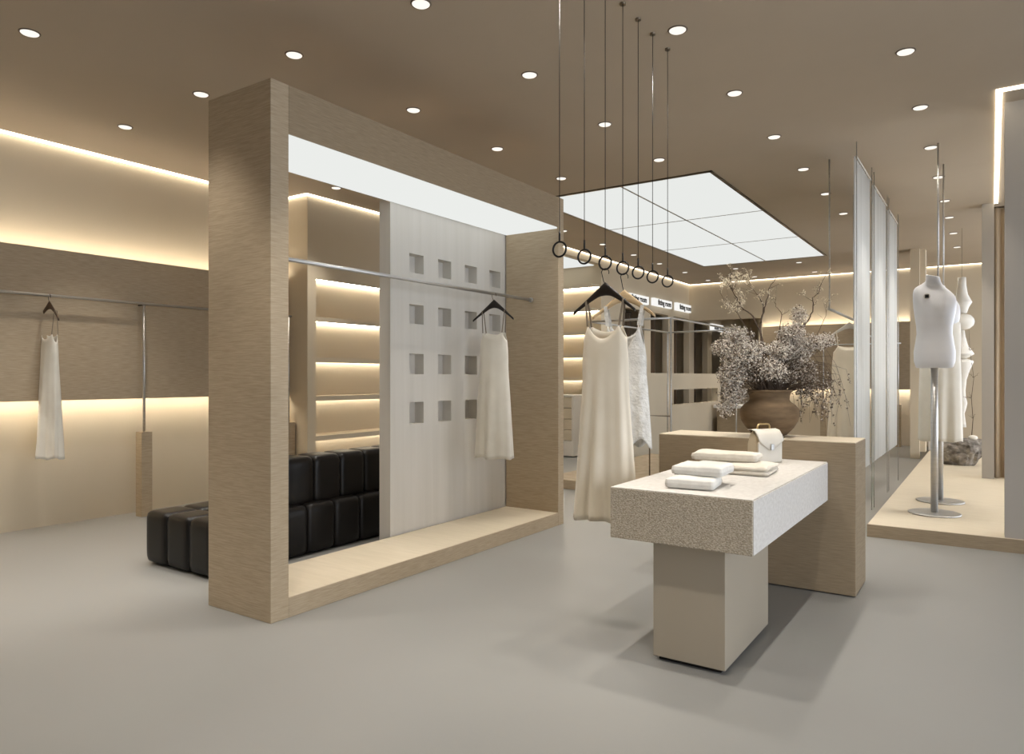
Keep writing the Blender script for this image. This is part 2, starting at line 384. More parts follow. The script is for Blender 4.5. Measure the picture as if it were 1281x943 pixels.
# niche panel with real recesses
def niche_panel():
    bm = bmesh.new(); xf, xb, xr = FX0 - .015, FX0 - .135, FX0 - .115
    y0, y1, z0, z1 = 4.19, FY1 - .02, 0.0, 2.99
    cy = [(4.415, 4.595), (4.785, 4.967), (5.165, 5.35), (5.55, 5.735)]
    cz = [(1.010, 1.19), (1.424, 1.595), (1.845, 2.006), (2.27, 2.428)]
    Y = [y0] + [v for p in cy for v in p] + [y1]; Z = [z0] + [v for p in cz for v in p] + [z1]
    def q(a, b, c, d): bm.faces.new([bm.verts.new(v) for v in (a, b, c, d)])
    for i in range(len(Y) - 1):
        for j in range(len(Z) - 1):
            a, b, c, d = Y[i], Y[i + 1], Z[j], Z[j + 1]
            if i % 2 == 1 and j % 2 == 1:
                q((xr, a, c), (xr, b, c), (xr, b, d), (xr, a, d))
                q((xf, a, c), (xf, a, d), (xr, a, d), (xr, a, c)); q((xf, b, c), (xf, b, d), (xr, b, d), (xr, b, c))
                q((xf, a, c), (xf, b, c), (xr, b, c), (xr, a, c)); q((xf, a, d), (xf, b, d), (xr, b, d), (xr, a, d))
            else:
                q((xf, a, c), (xf, b, c), (xf, b, d), (xf, a, d))
    q((xb, y0, z0), (xb, y1, z0), (xb, y1, z1), (xb, y0, z1))
    q((xf, y0, z0), (xf, y0, z1), (xb, y0, z1), (xb, y0, z0)); q((xf, y1, z0), (xf, y1, z1), (xb, y1, z1), (xb, y1, z0))
    q((xf, y0, z1), (xf, y1, z1), (xb, y1, z1), (xb, y0, z1)); q((xf, y0, z0), (xf, y1, z0), (xb, y1, z0), (xb, y0, z0))
    bmesh.ops.remove_doubles(bm, verts=bm.verts[:], dist=1e-5)
    m = MB(); m.bm.free(); m.bm = bm; return m
tag(niche_panel().build('niche_panel', M['panel_white'], pt, True), 'off white panel with sixteen square niches')
rl = MB().tube([(-3.69, FY0 + .125, 2.145), (-3.69, FY1 - .10, 2.145)], .0145, 14).build('hanging_rail', M['steel'], pt, True)
for y in (FY0 + .13, FY1 - .105):
    MB().tube([(-3.69, y - .006, 2.145), (-3.69, y + .006, 2.145)], .024, 18).build('rail_flange', M['steel'], rl)
for c in rl.children: c.data.transform(Matrix.Translation(-pt.location))

# ------------------------------------------------------------------ sofa
sf = thing('tufted_sofa', 'low black leather sofa of stuffed channels behind the tall frame', 'sofa', (-4.9, 4.5, 0))
mb = MB(); g = .28
for i in range(3):
    for j in range(12):
        mb.pillow(-5.275 + g * i, -5.275 + g * (i + 1) + .004, 2.89 + g * j, 2.89 + g * (j + 1) + .004, .012, .40, 9, 8)
mb.build('seat', M['leather'], sf, True)
mb = MB()
for j in range(10):
    mb.pillow(-4.80, -4.52, 3.31 + g * j, 3.31 + g * (j + 1) + .004, .36, .765, 8, 8)
mb.build('backrest', M['leather'], sf, True)
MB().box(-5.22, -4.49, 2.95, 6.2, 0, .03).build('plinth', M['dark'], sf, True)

# ------------------------------------------------------------------ shelves
SHZ = [2.14, 1.64, 1.165, .675, .19]
for k, z in enumerate(SHZ):
    nm = ['topmost', 'second from the top', 'third from the top', 'fourth from the top', 'lowest'][k]
    t = thing('wall_shelf', 'cream wall shelf in the bay behind the sofa, ' + nm, 'shelf', (SX - .19, 7.6, z), 0, 'lit shelves behind the sofa')
    MB().box(SX - .38, SX - .05, 5.86, 9.4, z - .025, z).box(SX - .05, SX - .03, 5.86, 9.4, z - .06, z, .002).build('board', M['cream'], t, True)
    MB().box(SX - .345, SX - .330, 5.87, 9.39, z - .036, z - .025).build('light_strip', M['led_shelf'], t, True)
strip('warm strip under the bulkhead of the shelf bay', (SX - .345, 5.87, 2.64), (SX - .33, 9.39, 2.652), mat='led_shelf')
for k, z in enumerate([3.10, 2.66, 2.24, 1.82, 1.40]):
    nm = ['topmost', 'second from the top', 'third from the top', 'fourth from the top', 'lowest'][k]
    t = thing('wall_shelf', 'cream alcove shelf beside the fitting rooms, ' + nm, 'shelf', (-7.2, 11.7, z), 0, 'lit shelves in the alcove')
    MB().box(-8.4, -6.02, 11.54, 11.87, z - .03, z).box(-8.4, -6.02, 11.52, 11.54, z - .065, z, .002).build('board', M['cream'], t, True)
    MB().box(-8.39, -6.03, 11.82, 11.835, z - .041, z - .03).build('light_strip', M['led_shelf'], t, True)
dr = thing('drawer_cabinet', 'white cabinet with pale wooden drawers under the alcove shelves', 'cabinet', (-6.5, 11.1, 0))
mb = MB(); mb.box(-6.78, -6.72, 10.75, 11.5, 0, 1.10, .003); mb.box(-6.72, -6.02, 10.85, 11.5, .02, .28, .003); mb.box(-6.06, -6.02, 10.85, 11.5, .28, 1.08)
mb.box(-6.72, -6.06, 11.42, 11.5, .28, 1.08); mb.box(-6.72, -6.06, 10.9, 11.42, 1.05, 1.08)
mb.build('body', M['white_box'], dr, True)
for k in range(4):
    z = .29 + k * .19
    d = MB().box(-6.715, -6.065, 10.87, 11.40, z, z + .18, .004).build('drawer', M['veneer_pale'], dr, True)
    h = MB().box(-6.46, -6.32, 10.86, 10.87, z + .155, z + .17).build('handle', M['black'], d); h.data.transform(Matrix.Translation(-dr.location))

# ------------------------------------------------------------------ rails on posts
def post(t, x, y, ztop, wide=True):
    MB().tube([(x, y, .84), (x, y, ztop)], .0125, 12).build('post', M['steel'], t, True)
    MB().box(x - .055, x + .055, y - .055, y + .055, 0, .85, .003).build('post_base', M['veneer'], t, True)
r1 = thing('clothes_rail', 'long steel clothes rail on wooden post blocks along the left wall', 'clothes rail', (-7.09, 2.5, 0))
MB().tube([(-7.09, -2.0, 2.14), (-7.09, 5.70, 2.14)], .0135, 12).build('rail', M['steel'], r1, True)
for y in (.1, 3.88, 5.66): post(r1, -7.09, y, 2.128)
for y in (.1, 3.88): MB().tube([(-7.19, y, 2.128), (-7.09, y, 2.128)], .009, 8).build('wall_bracket', M['steel_dark'], r1, True)
r2 = thing('clothes_rail', 'steel clothes rail along the back wall behind the flowers', 'clothes rail', (-2.8, 16.2, 0))
MB().tube([(-4.1, 16.2, 2.08), (-1.50, 16.2, 2.08)], .0135, 12).build('rail', M['steel'], r2, True)
for x in (-4.0, -2.95, -1.55): post(r2, x, 16.2, 2.07)

# ------------------------------------------------------------------ rack near the middle on a low plinth
single('low_plinth', MB().box(-4.75, -2.95, 7.75, 11.2, 0, .115, .004), [M['veneer']], 'low oak plinth under the steel rack behind the portal', 'plinth', (-3.85, 9.4, 0))
rk = thing('clothes_rack', 'slim steel clothes rack standing on the low oak plinth', 'clothes rack', (-3.7, 9.4, .115))
xa, xb, ya, yb = -4.22, -3.15, 8.05, 10.65
MB().tube([(xa - .03, ya, 2.10), (xb, ya, 2.10)], .013, 10).build('cross_bar', M['steel'], rk, True)
MB().tube([(xa, yb, 2.10), (xb, yb, 2.10)], .013, 10).build('cross_bar', M['steel'], rk, True)
for x in (xa, xb): MB().tube([(x, ya, 2.10), (x, yb, 2.10)], .013, 10).build('rail', M['steel'], rk, True)
for x in (xa, xb):
    for y in (ya, yb): MB().tube([(x, y, .115), (x, y, 2.10)], .0125, 10).build('post', M['steel'], rk, True)
MB().tube([(xb, ya, .935), (xb - .27, ya, .935), (xb - .27, ya, .115)], .009, 8).build('lower_bar', M['steel_dark'], rk, True)

# ------------------------------------------------------------------ half wall with slot, counter
mb = MB(); px0, px1 = -5.12, -4.98
mb.box(px0, px1, 10.6, 12.68, 0, 1.47, .004); mb.box(px0, px1, 15.5, 15.68, 0, 1.47); mb.box(px0, px1, 12.68, 15.5, 1.16, 1.47); mb.box(px0, px1, 12.68, 15.5, 0, .87)
struct('wall_half_height', mb, M['cream'], 'cream half height wall with a long slot before the fitting rooms')
ct = thing('counter', 'brown counter with pale top behind the half height wall', 'counter', (-4.6, 15.3, 0))
MB().box(-4.86, -3.9, 15.05, 15.75, 0, .74, .004).build('body', M['veneer_brown'], ct, True)
MB().box(-4.92, -3.88, 15.0, 15.8, .74, .80, .004).build('worktop', M['stone_top'], ct, True)

# ------------------------------------------------------------------ curtains and signs at the fitting rooms
def drape_mesh(w, h, n=9, amp=.03):
    mb = MB(); K = n * 8; fr, bk = [], []
    front = []
    for zz in (0, h * .5, h):
        ring = []
        for k in range(K + 1):
            u = k / K; ring.append((amp * sin(2 * pi * n * u) * (1 + .25 * sin(3 * u * pi + zz)), (u - .5) * w, zz))
        for k in range(K, -1, -1):
            u = k / K; ring.append((amp * sin(2 * pi * n * u) * (1 + .25 * sin(3 * u * pi + zz)) - .006, (u - .5) * w, zz))
        front.append(ring)
    return mb.loft(front)
c0 = None
nm = ['nearest', 'second', 'third', 'fourth', 'fifth', 'farthest']
for k, (a, b) in enumerate(op):
    lab = 'brown fitting room curtain in a cream doorway, %s from the camera' % nm[k] if k else 'brown fitting room curtain in the doorway nearest the camera'
    if c0 is None:
        c0 = thing('curtain', lab, 'curtain', (-6.3, (a + b) / 2, .02), 0, 'fitting room curtains')
        drape_mesh(.94, 2.72, 8).build('drape', M['drape'], c0)
        MB().tube([(0, -.495, 2.735), (0, .495, 2.735)], .011, 10).build('curtain_rod', M['steel_dark'], c0)
    else:
        copy_tree(c0, (-6.3, (a + b) / 2, .02), lab)
def sign(y0, y1, z0, z1, label):
    t = thing('door_sign', label, 'sign', (-5.97, (y0 + y1) / 2, z0), 0, 'fitting room signs')
    MB().box(-6.0, -5.93, y0, y1, z0, z1, .004).build('light_box', M['sign_glow'], t, True)
    cu = bpy.data.curves.new('lettering', 'FONT'); cu.body = 'fitting room'; cu.size = .155; cu.extrude = .0015; cu.align_x = 'CENTER'; cu.align_y = 'CENTER'; cu.offset = .006
    cu.materials.append(M['ink'])
    tmp = bpy.data.objects.new('tmp', cu); C.objects.link(tmp); bpy.context.view_layer.update()
    me = bpy.data.meshes.new_from_object(tmp.evaluated_get(bpy.context.evaluated_depsgraph_get())); bpy.data.objects.remove(tmp)
    if not me.materials: me.materials.append(M['ink'])
    o = bpy.data.objects.new('lettering', me); C.objects.link(o); o.parent = t
    o.location = (.0425, .08, (z1 - z0) / 2); o.rotation_euler = (pi / 2, 0, pi / 2)
sign(12.78, 13.93, 2.905, 3.07, 'white lit fitting room sign partly behind the wooden hanger')
sign(14.20, 15.22, 2.925, 3.085, 'white lit fitting room sign, middle of the row of three')
sign(15.53, 16.44, 2.925, 3.10, 'white lit fitting room sign nearest the wall corner')
sign(18.0, 18.9, 2.60, 2.77, 'white lit fitting room sign beyond the header, left of the twigs')
sign(19.3, 20.4, 2.55, 2.73, 'white lit fitting room sign beyond the header, behind the twigs')

# ------------------------------------------------------------------ stone table and oak block
tb = thing('display_table', 'cantilevered rough stone display table on a taupe leg', 'table', (-1.2, 3.7, 0))
sl = MB().box(-1.575, -.878, 3.215, 4.948, .602, .850, .004).build('tabletop', M['stone'], tb, True)
o = MB().box(-1.573, -.880, 3.217, 4.946, .850, .853).build('top_surface', M['stone_top'], sl); o.data.transform(Matrix.Translation(-tb.location))
o = MB().box(-.879, -.8745, 3.219, 4.944, .606, .848).build('daylit_side', M['stone_top'], sl); o.data.transform(Matrix.Translation(-tb.location))  # paler skin on the right face, daylight put into its colour
MB().box(-1.39, -1.032, 3.316, 4.09, .022, .602, .003).build('leg', M['leg'], tb, True)
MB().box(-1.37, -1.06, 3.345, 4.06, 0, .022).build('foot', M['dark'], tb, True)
blk = thing('display_block', 'tall oak veneer block standing behind the stone table', 'plinth', (-1.37, 5.16, 0))
MB().box(-2.03, -.712, 4.952, 5.378, .008, .978, .003).build('body', M['veneer_brown'], blk, True)
MB().box(-2.028, -.714, 4.954, 5.376, .978, .984, .002).build('top_board', M['veneer_pale'], blk, True)
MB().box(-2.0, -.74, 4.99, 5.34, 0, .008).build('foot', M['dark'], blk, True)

# ------------------------------------------------------------------ ring pendants
RZ, RR = 2.042, .0375
rings = [(-1.80, y) for y in (3.10, 3.363, 3.61, 3.84, 4.06, 4.285, 4.54)]
rp = None
for k, (x, y) in enumerate(rings):
    lab = 'black ring hanging on a thin cable, ' + ['nearest of the seven, beside the portal edge', 'second of the seven, empty',
          'third of the seven, carrying the black hanger', 'fourth of the seven, carrying the wooden hanger', 'fifth of the seven, empty',
          'sixth of the seven, empty', 'last and farthest of the seven'][k]
    if rp is None:
        rp = thing('ring_pendant', lab, 'ceiling hook', (x, y, RZ), 0, 'black rings on ceiling cables')
        MB().tube([(0, 0, RR + .05), (0, 0, H - RZ + .02)], .0022, 6).build('cable', M['black'], rp)
        MB().torus((0, 0, 0), RR, .0052).build('ring', M['black'], rp)
        MB().tube([(0, 0, RR - .002), (0, 0, RR + .05)], .0052, 10).build('ferrule', M['black'], rp)
        MB().lathe([(.018, 0), (.018, .03)], 16, (0, 0, H - RZ - .01)).build('ceiling_rose', M['steel_dark'], rp)
    else:
        copy_tree(rp, (x, y, RZ), lab)

# ------------------------------------------------------------------ hangers and garments
def hanger(name_label, loc, rz, mat, hookmat, hw=.22, drop=0, fall=.15):
    t = thing('clothes_hanger', name_label, 'hanger', loc, rz)
    mb = MB(); n = 24; rings_ = []
    for i in range(n + 1):
        u = -1 + 2 * i / n; a = abs(u)
        zc = -.088 - drop - fall * a ** 1.15 + .012 * (1 - a) ** 2
        hh = .010 + .022 * (1 - a) ** 1.6 + .006 * math.exp(-(a / .12) ** 2)
        zc -= .6 * (hh - .010)
        yy = -.018 * a ** 2; dd = .0085 - .002 * a
        rings_.append([(u * hw, yy + dd * cos(t_), zc + hh * sin(t_)) for t_ in [2 * pi * j / 12 for j in range(12)]])
    mb.loft(rings_); mb.build('shoulder_bar', mat, t)
    pts = [(0, 0, -.085 - drop), (0, 0, -.07 - drop), (-.010, 0, -.055 - drop * .6), (-.018, 0, -.035), (-.0235, 0, -.012)]
    for k in range(11):
        a = pi - pi * 1.12 * k / 10; pts.append((.0235 * cos(a), 0, -.018 + .0235 * sin(a) + .0))
    MB().tube(pts, .0024, 8).build('hook', hookmat, t)
    return t

def garment(name, label, cat, loc, rz, mat, strapmat, top=-.345, hem=-1.47, wt=.265, wh=.40, dt=.075, dh=.17, nf=7, fold=.10, dip=.035, side=.075,
            strap_w=.0045, sx=.105, strap_top=-.155, seed=0, hem_wave=.006, armhole=0, flare=1.0):
    """a garment hanging from straps: closed body loft with folds growing to the hem, plus two straps"""
    t = thing(name, label, cat, loc, rz)
    K, R = 96, 34; L = top - hem; mb = MB(); outer, inner = [], []
    rnd = random.Random(seed); ph = [rnd.uniform(0, 6.28) for _ in range(4)]
    def sect(tt, th, inset):
        c = abs(cos(th)); cs = 2 * sx / wt
        front = sin(th) < 0
        d = dip if front else dip * .45
        zt = -d * max(0, 1 - (c / cs) ** 2) if c < cs else -side * ((c - cs) / max(1 - cs, .05)) ** .8 - armhole * max(0, (c - cs) / max(1 - cs, .05))
        z = top + zt * (1 - tt) ** 1.2 - L * tt
        w = wt / 2 + (wh - wt) / 2 * (tt ** flare); dp = dt / 2 + (dh - dt) / 2 * tt ** .8
        # slight bust and waist
        w *= 1 + .03 * math.exp(-((tt - .12) / .08) ** 2) - .02 * math.exp(-((tt - .3) / .12) ** 2)
        A = fold * tt ** 1.1
        m = 1 + A * (sin(nf * th + ph[0] + .8 * tt) * .6 + sin((nf + 4) * th + ph[1]) * .4 + .5 * sin(3 * th + ph[2]))
        zz = z + hem_wave * sin(5 * th + ph[3]) * tt
        return (cos(th) * (w * (1 + (m - 1) * .35) - inset), sin(th) * (dp * (1 + (m - 1) * 2.2) - inset), zz)
    for i in range(R + 1):
        tt = i / R
        outer.append([sect(tt, 2 * pi * k / K, 0) for k in range(K)])
    for i in range(R, -1, -1):
        tt = i / R
        inner.append([sect(tt, 2 * pi * k / K, .003) for k in range(K)])
    rr = outer + inner + [outer[0]]
    vs = [[mb.bm.verts.new(p) for p in r] for r in rr[:-1]]; vs.append(vs[0])
    mb._skin(vs, False); mb.build('body', mat, t)
    for s in (-1, 1):
        p0 = (s * sx, -dt / 2 * .7, top - .004); p1 = (s * (sx + .018), -.012, strap_top + .004); p2 = (s * (sx + .018), .010, strap_top + .004); p3 = (s * sx, dt / 2 * .7, top - .006)
        mb = MB()
        for a, b in ((p0, p1), (p1, p2), (p2, p3)):
            A, B = Vector(a), Vector(b); rings_ = []
            for q in (A, B): rings_.append([(q.x - strap_w, q.y - .0012, q.z), (q.x + strap_w, q.y - .0012, q.z), (q.x + strap_w, q.y + .0012, q.z + .001), (q.x - strap_w, q.y + .0012, q.z + .001)])
            mb.loft(rings_, True, False)
        mb.build('strap', strapmat, t)
    return t

hk = RZ - RR - .0042 - .0072 + .0125      # hook crown rests on the ring's lowest point
RB = RZ - RR
y3, y4 = rings[2][1], rings[3][1]
hanger('black wooden hanger hooked on the third ring', (-1.80, y3, RB + .000), 0, M['black_wood'], M['black'], .19, .016, .135)
garment('slip_dress', 'long cream satin slip dress on the black hanger by the stone table', 'dress', (-1.80, y3, RB), 0, M['satin'], M['strap_dark'],
        top=-.315, hem=-1.405, wt=.265, wh=.395, dh=.19, nf=8, fold=.15, dip=.075, strap_w=.006, seed=3, hem_wave=.005, flare=1.2, strap_top=-.175, sx=.098)
hanger('pale wooden hanger hooked on the fourth ring', (-1.79, y4, RB), .12, M['wood'], M['black'], .19, .035, .13)
garment('tank_top', 'white crinkled sleeveless top on the pale wooden hanger', 'top', (-1.79, y4, RB), .12, M['textured'], M['textured'],
        top=-.30, hem=-.99, wt=.25, wh=.33, dt=.08, dh=.15, nf=5, fold=.10, dip=.15, side=.13, strap_w=.011, sx=.095, strap_top=-.19, seed=9, hem_wave=.03)
hanger('black hanger hooked on the steel rail inside the portal', (-3.69, 5.19, 2.148), 0, M['black_wood'], M['steel_dark'])
garment('slip_dress', 'ivory midi slip dress hanging on the rail inside the portal', 'dress', (-3.69, 5.19, 2.148), 0, M['ivory'], M['strap_dark'],
        top=-.35, hem=-1.47, wt=.28, wh=.40, dh=.18, nf=6, fold=.10, seed=5)
hanger('dark walnut hanger on the rail at the left wall', (-7.09, 3.01, 2.146), .0, M['brown_wood'], M['black'])
garment('slip_dress', 'white slip dress hanging from the rail at the left wall', 'dress', (-7.09, 3.01, 2.146), .0, M['ivory'], M['strap_dark'],
        top=-.36, hem=-1.48, wt=.25, wh=.34, dh=.17, nf=6, fold=.16, dip=.045, seed=11, hem_wave=.010)

# hanging bar behind the screen
hb = thing('hanging_bar', 'steel bar on two ceiling rods behind the sheer screen', 'clothes rail', (-1.36, 8.6, 2.09))
MB().tube([(-1.36, 7.72, 2.09), (-1.38, 9.55, 2.09)], .014, 12).build('bar', M['steel'], hb, True)
MB().tube([(-1.36, 7.78, 2.09), (-1.36, 7.78, H + .01)], .0075, 10).build('rod', M['steel'], hb, True)
MB().tube([(-1.38, 9.46, 2.09), (-1.38, 9.46, H + .01)], .0075, 10).build('rod', M['steel'], hb, True)
hanger('white hanger on the bar behind the sheer screen', (-1.376, 9.1, 2.096), .1, M['white_box'], M['steel'], .24)
garment('evening_gown', 'long ivory gown hanging behind the sheer screen', 'dress', (-1.376, 9.1, 2.096), .1, M['satin'], M['satin'],
        top=-.33, hem=-1.62, wt=.34, wh=.50, dt=.09, dh=.30, nf=7, fold=.17, seed=21, sx=.12)

# ------------------------------------------------------------------ sheer screen panels
for k, (a, b, lab) in enumerate([(7.33, 8.33, 'sheer white screen panel nearest the camera'), (8.52, 9.70, 'middle sheer white screen panel'),
                                 (9.85, 10.92, 'sheer white screen panel farthest from the camera')]):
    t = thing('screen_panel', lab + ', hung by rods behind the oak block', 'screen', (-1.065, (a + b) / 2, 0), 0, 'sheer white screen panels')
    mb = MB(); n = 90; rr = []
    for zz in (.48, 1.4, 2.5, 3.47):
        fr = [(-1.065 + .007 * sin(2 * pi * 13 * i / n + k) + .004 * sin(2 * pi * 31 * i / n), a + (b - a) * i / n, zz) for i in range(n + 1)]
        bk = [(x - .003, y, z) for x, y, z in reversed(fr)]
        rr.append(fr + bk)
    mb.loft(rr); mb.build('fabric', M['sheer'], t, True)
    for y in (a + .0, b - .0): MB().tube([(-1.045, y, .0), (-1.045, y, H + .015)], .0038, 8).build('rod', M['steel'], t, True)
    MB().tube([(-1.05, a, 3.475), (-1.05, b, 3.475)], .006, 8).build('top_rail', M['white_box'], t, True)

# ------------------------------------------------------------------ folded clothes and satchel on the table
def folded(name, label, loc, rz, sx, sy, th, mat, layers=3, seed=0, slope=0):
    """a soft folded garment: stacked folds, each a rounded slab whose front edge is a closed fold"""
    t = tag(bpy.data.objects.new(name, None), label, 'folded clothes'); C.objects.link(t); t.location = loc; t.rotation_euler = (0, 0, rz)
    rnd = random.Random(seed); h = th / layers
    for l in range(layers):
        mb = MB(); b = bmesh.new(); bmesh.ops.create_cube(b, size=2); bmesh.ops.subdivide_edges(b, edges=b.edges[:], cuts=14, use_grid_fill=True)
        dx = rnd.uniform(-.012, .012); ds = 1 - rnd.uniform(0, .06)
        for v in b.verts:
            q = v.co.copy(); p = 5.0; r = (abs(q.x) ** 10 + abs(q.y) ** 10) ** .1; r = max(r, 1e-6)
            rr = (abs(q.x) ** 8 + abs(q.y) ** 8 + abs(q.z) ** 3) ** (1 / 4.5)
            pr = (max(abs(q.x), abs(q.y)) ** 8)
            zf = q.z * (1 - .36 * pr)
            x, y = q.x * sx / 2 * ds * (1 - .03 * abs(q.z) * pr), q.y * sy / 2 * (1 - .03 * abs(q.z) * pr)
            nz = noise.noise(Vector((x * 9 + seed, y * 9, l * 3.1))) * .006
            z = h * (l + .5) + zf * h * .52 + nz * (1 if l else max(0, q.z)) - slope * (q.x) * h * .3 * (1 if l else .0)
            v.co = Vector((x + dx, y, max(z, .0005)))
        for f in b.faces: f.smooth = True
        mb._merge(b); mb.build('fold', mat, t)
    return t
TZ = .853
folded('folded_sweater', 'white folded sweater at the front edge of the stone table, lower of two', (-1.215, 3.43, TZ), .12, .25, .20, .056, M['knit'], 1, 1)
folded('folded_sweater', 'white folded sweater lying on top of another at the table front', (-1.225, 3.54, TZ + .053), .06, .27, .24, .056, M['knit'], 1, 2)
folded('folded_trousers', 'cream folded trousers in the table middle, lower piece with open fold', (-1.19, 4.13, TZ), .05, .36, .30, .056, M['knit_cream'], 2, 5)
folded('folded_trousers', 'cream rolled trousers lying on the folded pair in the table middle', (-1.29, 4.20, TZ + .055), .10, .40, .19, .052, M['knit_cream'], 1, 8)

bg = thing('satchel', 'small ivory leather satchel standing at the back of the stone table', 'bag', (-1.21, 4.68, TZ), 1.0)
mb = MB(); rr = []
for z, w, d in ((0, .19, .095), (.02, .20, .105), (.12, .195, .10), (.18, .175, .075), (.205, .15, .045)):
    rr.append([(math.copysign(abs(cos(a)) ** .35, cos(a)) * w / 2, math.copysign(abs(sin(a)) ** .35, sin(a)) * d / 2, z) for a in [2 * pi * k / 40 for k in range(40)]])
mb.loft(rr); mb.build('body', M['bag_side'], bg)
mb = MB()
mb.box(-.097, .097, -.062, -.050, .004, .135, .005); mb.build('front_pocket', M['bag'], bg)
mb = MB(); prof = [(.03, .213), (0, .216), (-.035, .208), (-.058, .18), (-.068, .145), (-.072, .115), (-.0725, .085)]
cols = []
for i, (y, z) in enumerate(prof):
    u = i / (len(prof) - 1); row = []
    wd = .100 if u < .65 else .100
    row = [(x * wd, y, z + (.06 * abs(x) ** 1.4 * max(0, (u - .55) / .45))) for x in [-1 + .2 * k for k in range(11)]]
    cols.append(row + [(x, y + .005, zz - .004) for x, y, zz in reversed(row)])
mb.loft(cols); mb.build('flap', M['bag'], bg)
cl = MB().box(-.012, .012, -.084, -.074, .085, .125, .003).build('clasp', M['steel'], bg)
MB().tube([(-.05, 0, .21), (-.05, 0, .232), (-.042, 0, .243), (-.03, 0, .246), (.03, 0, .246), (.042, 0, .243), (.05, 0, .232), (.05, 0, .21)], .0055, 10).build('handle', M['brass'], bg)

# ------------------------------------------------------------------ vase and dried flowers on the block
VZ = .984; VC = (-1.30, 5.18, VZ)
vs = thing('clay_vase', 'wide brown earthenware vase standing on the oak block', 'vase', VC)
wob = lambda a, z: .012 * sin(3 * a + z * 9) + .006 * sin(7 * a - z * 23)
prof = [(.085, 0), (.115, .012), (.16, .06), (.19, .11), (.202, .155), (.194, .195), (.168, .225), (.142, .242), (.133, .258), (.136, .285), (.146, .310), (.150, .322)]
MB().lathe(prof + [(.141, .322), (.126, .29), (.122, .262), (.15, .22), (.17, .16), (.14, .06), (.05, .03)], 48, wob=wob).build('body', M['clay'], vs)
MB().torus((0, 0, .318), .1455, .009, 'z', 48).build('rim', M['clay'], vs)

fl = thing('dried_flower_arrangement', 'grey dried flowers and bare twigs rising from the clay vase', 'flowers', (VC[0], VC[1], VZ + .1))
rv, fv = Vector((.829, .559, 0)), Vector((-.559, .829, 0))
rnd = random.Random(12)
def P(r, d, z): return rv * r + fv * d + Vector((0, 0, z - .1))
stems = MB(); bl = [MB(), MB(), MB()]
def blob(center, rad_, count, dens=(.5, .34, .16)):
    for _ in range(count):
        while True:
            q = Vector((rnd.uniform(-1, 1), rnd.uniform(-1, 1), rnd.uniform(-1, 1)))
            if q.length < 1: break
        q *= (.45 + .55 * rnd.random() ** .5) / max(q.length, .3) * q.length if q.length > .01 else 1
        p = center + rv * q.x * rad_[0] + fv * q.y * rad_[1] + Vector((0, 0, q.z * rad_[2]))
        s = rnd.uniform(.0035, .0085); k = rnd.random(); mbk = bl[0] if k < dens[0] else (bl[1] if k < dens[0] + dens[1] else bl[2])
        b = mbk.bm; rot = Matrix.Rotation(rnd.uniform(0, 6.3), 3, 'Z') @ Matrix.Rotation(rnd.uniform(0, 3.1), 3, 'X')
        vv = [b.verts.new(p + rot @ Vector(c) * s) for c in ((1, 0, 0), (0, 1, 0), (-1, 0, 0), (0, -1, 0), (0, 0, .8), (0, 0, -.8))]
        for a, c, d in ((0, 1, 4), (1, 2, 4), (2, 3, 4), (3, 0, 4), (1, 0, 5), (2, 1, 5), (3, 2, 5), (0, 3, 5)): b.faces.new((vv[a], vv[c], vv[d]))
# (right, depth, height above block) centre, radii, count
BL = [((-.33, -.02, .62), (.10, .10, .07), 420), ((-.22, .02, .70), (.13, .13, .09), 640), ((-.22, -.06, .56), (.16, .15, .12), 950),
      ((-.28, -.05, .43), (.12, .12, .11), 620), ((-.27, -.04, .30), (.11, .10, .12), 520), ((-.31, -.02, .20), (.07, .06, .09), 190),
      ((-.10, .0, .60), (.12, .14, .09), 560), ((-.02, -.10, .47), (.12, .12, .09), 560), ((.06, -.03, .60), (.11, .13, .09), 560),
      ((.15, .0, .72), (.12, .12, .10), 560), ((.22, .02, .84), (.07, .07, .10), 260), ((.18, .03, .60), (.15, .14, .12), 800),
      ((.30, .03, .66), (.14, .11, .08), 420), ((.23, .0, .46), (.13, .12, .11), 520), ((.28, .02, .34), (.10, .09, .10), 320),
      ((-.10, -.04, .44), (.15, .15, .08), 420), ((.10, -.02, .42), (.12, .12, .08), 360), ((.42, .05, .68), (.10, .07, .06), 170)]
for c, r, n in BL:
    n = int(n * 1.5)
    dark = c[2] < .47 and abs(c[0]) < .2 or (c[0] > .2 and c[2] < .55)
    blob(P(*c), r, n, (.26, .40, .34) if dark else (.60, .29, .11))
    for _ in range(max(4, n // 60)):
        e = P(c[0] + rnd.uniform(-.7, .7) * r[0], c[1] + rnd.uniform(-.7, .7) * r[1], c[2] + rnd.uniform(-.6, .6) * r[2])
        s0 = P(rnd.uniform(-.08, .08), rnd.uniform(-.08, .08), .28); mid = s0.lerp(e, .5) + Vector((0, 0, .05))
        stems.tube([P(0, 0, .12).lerp(s0, .6), s0, mid, e], [.0028, .0025, .0019, .0012], 5)
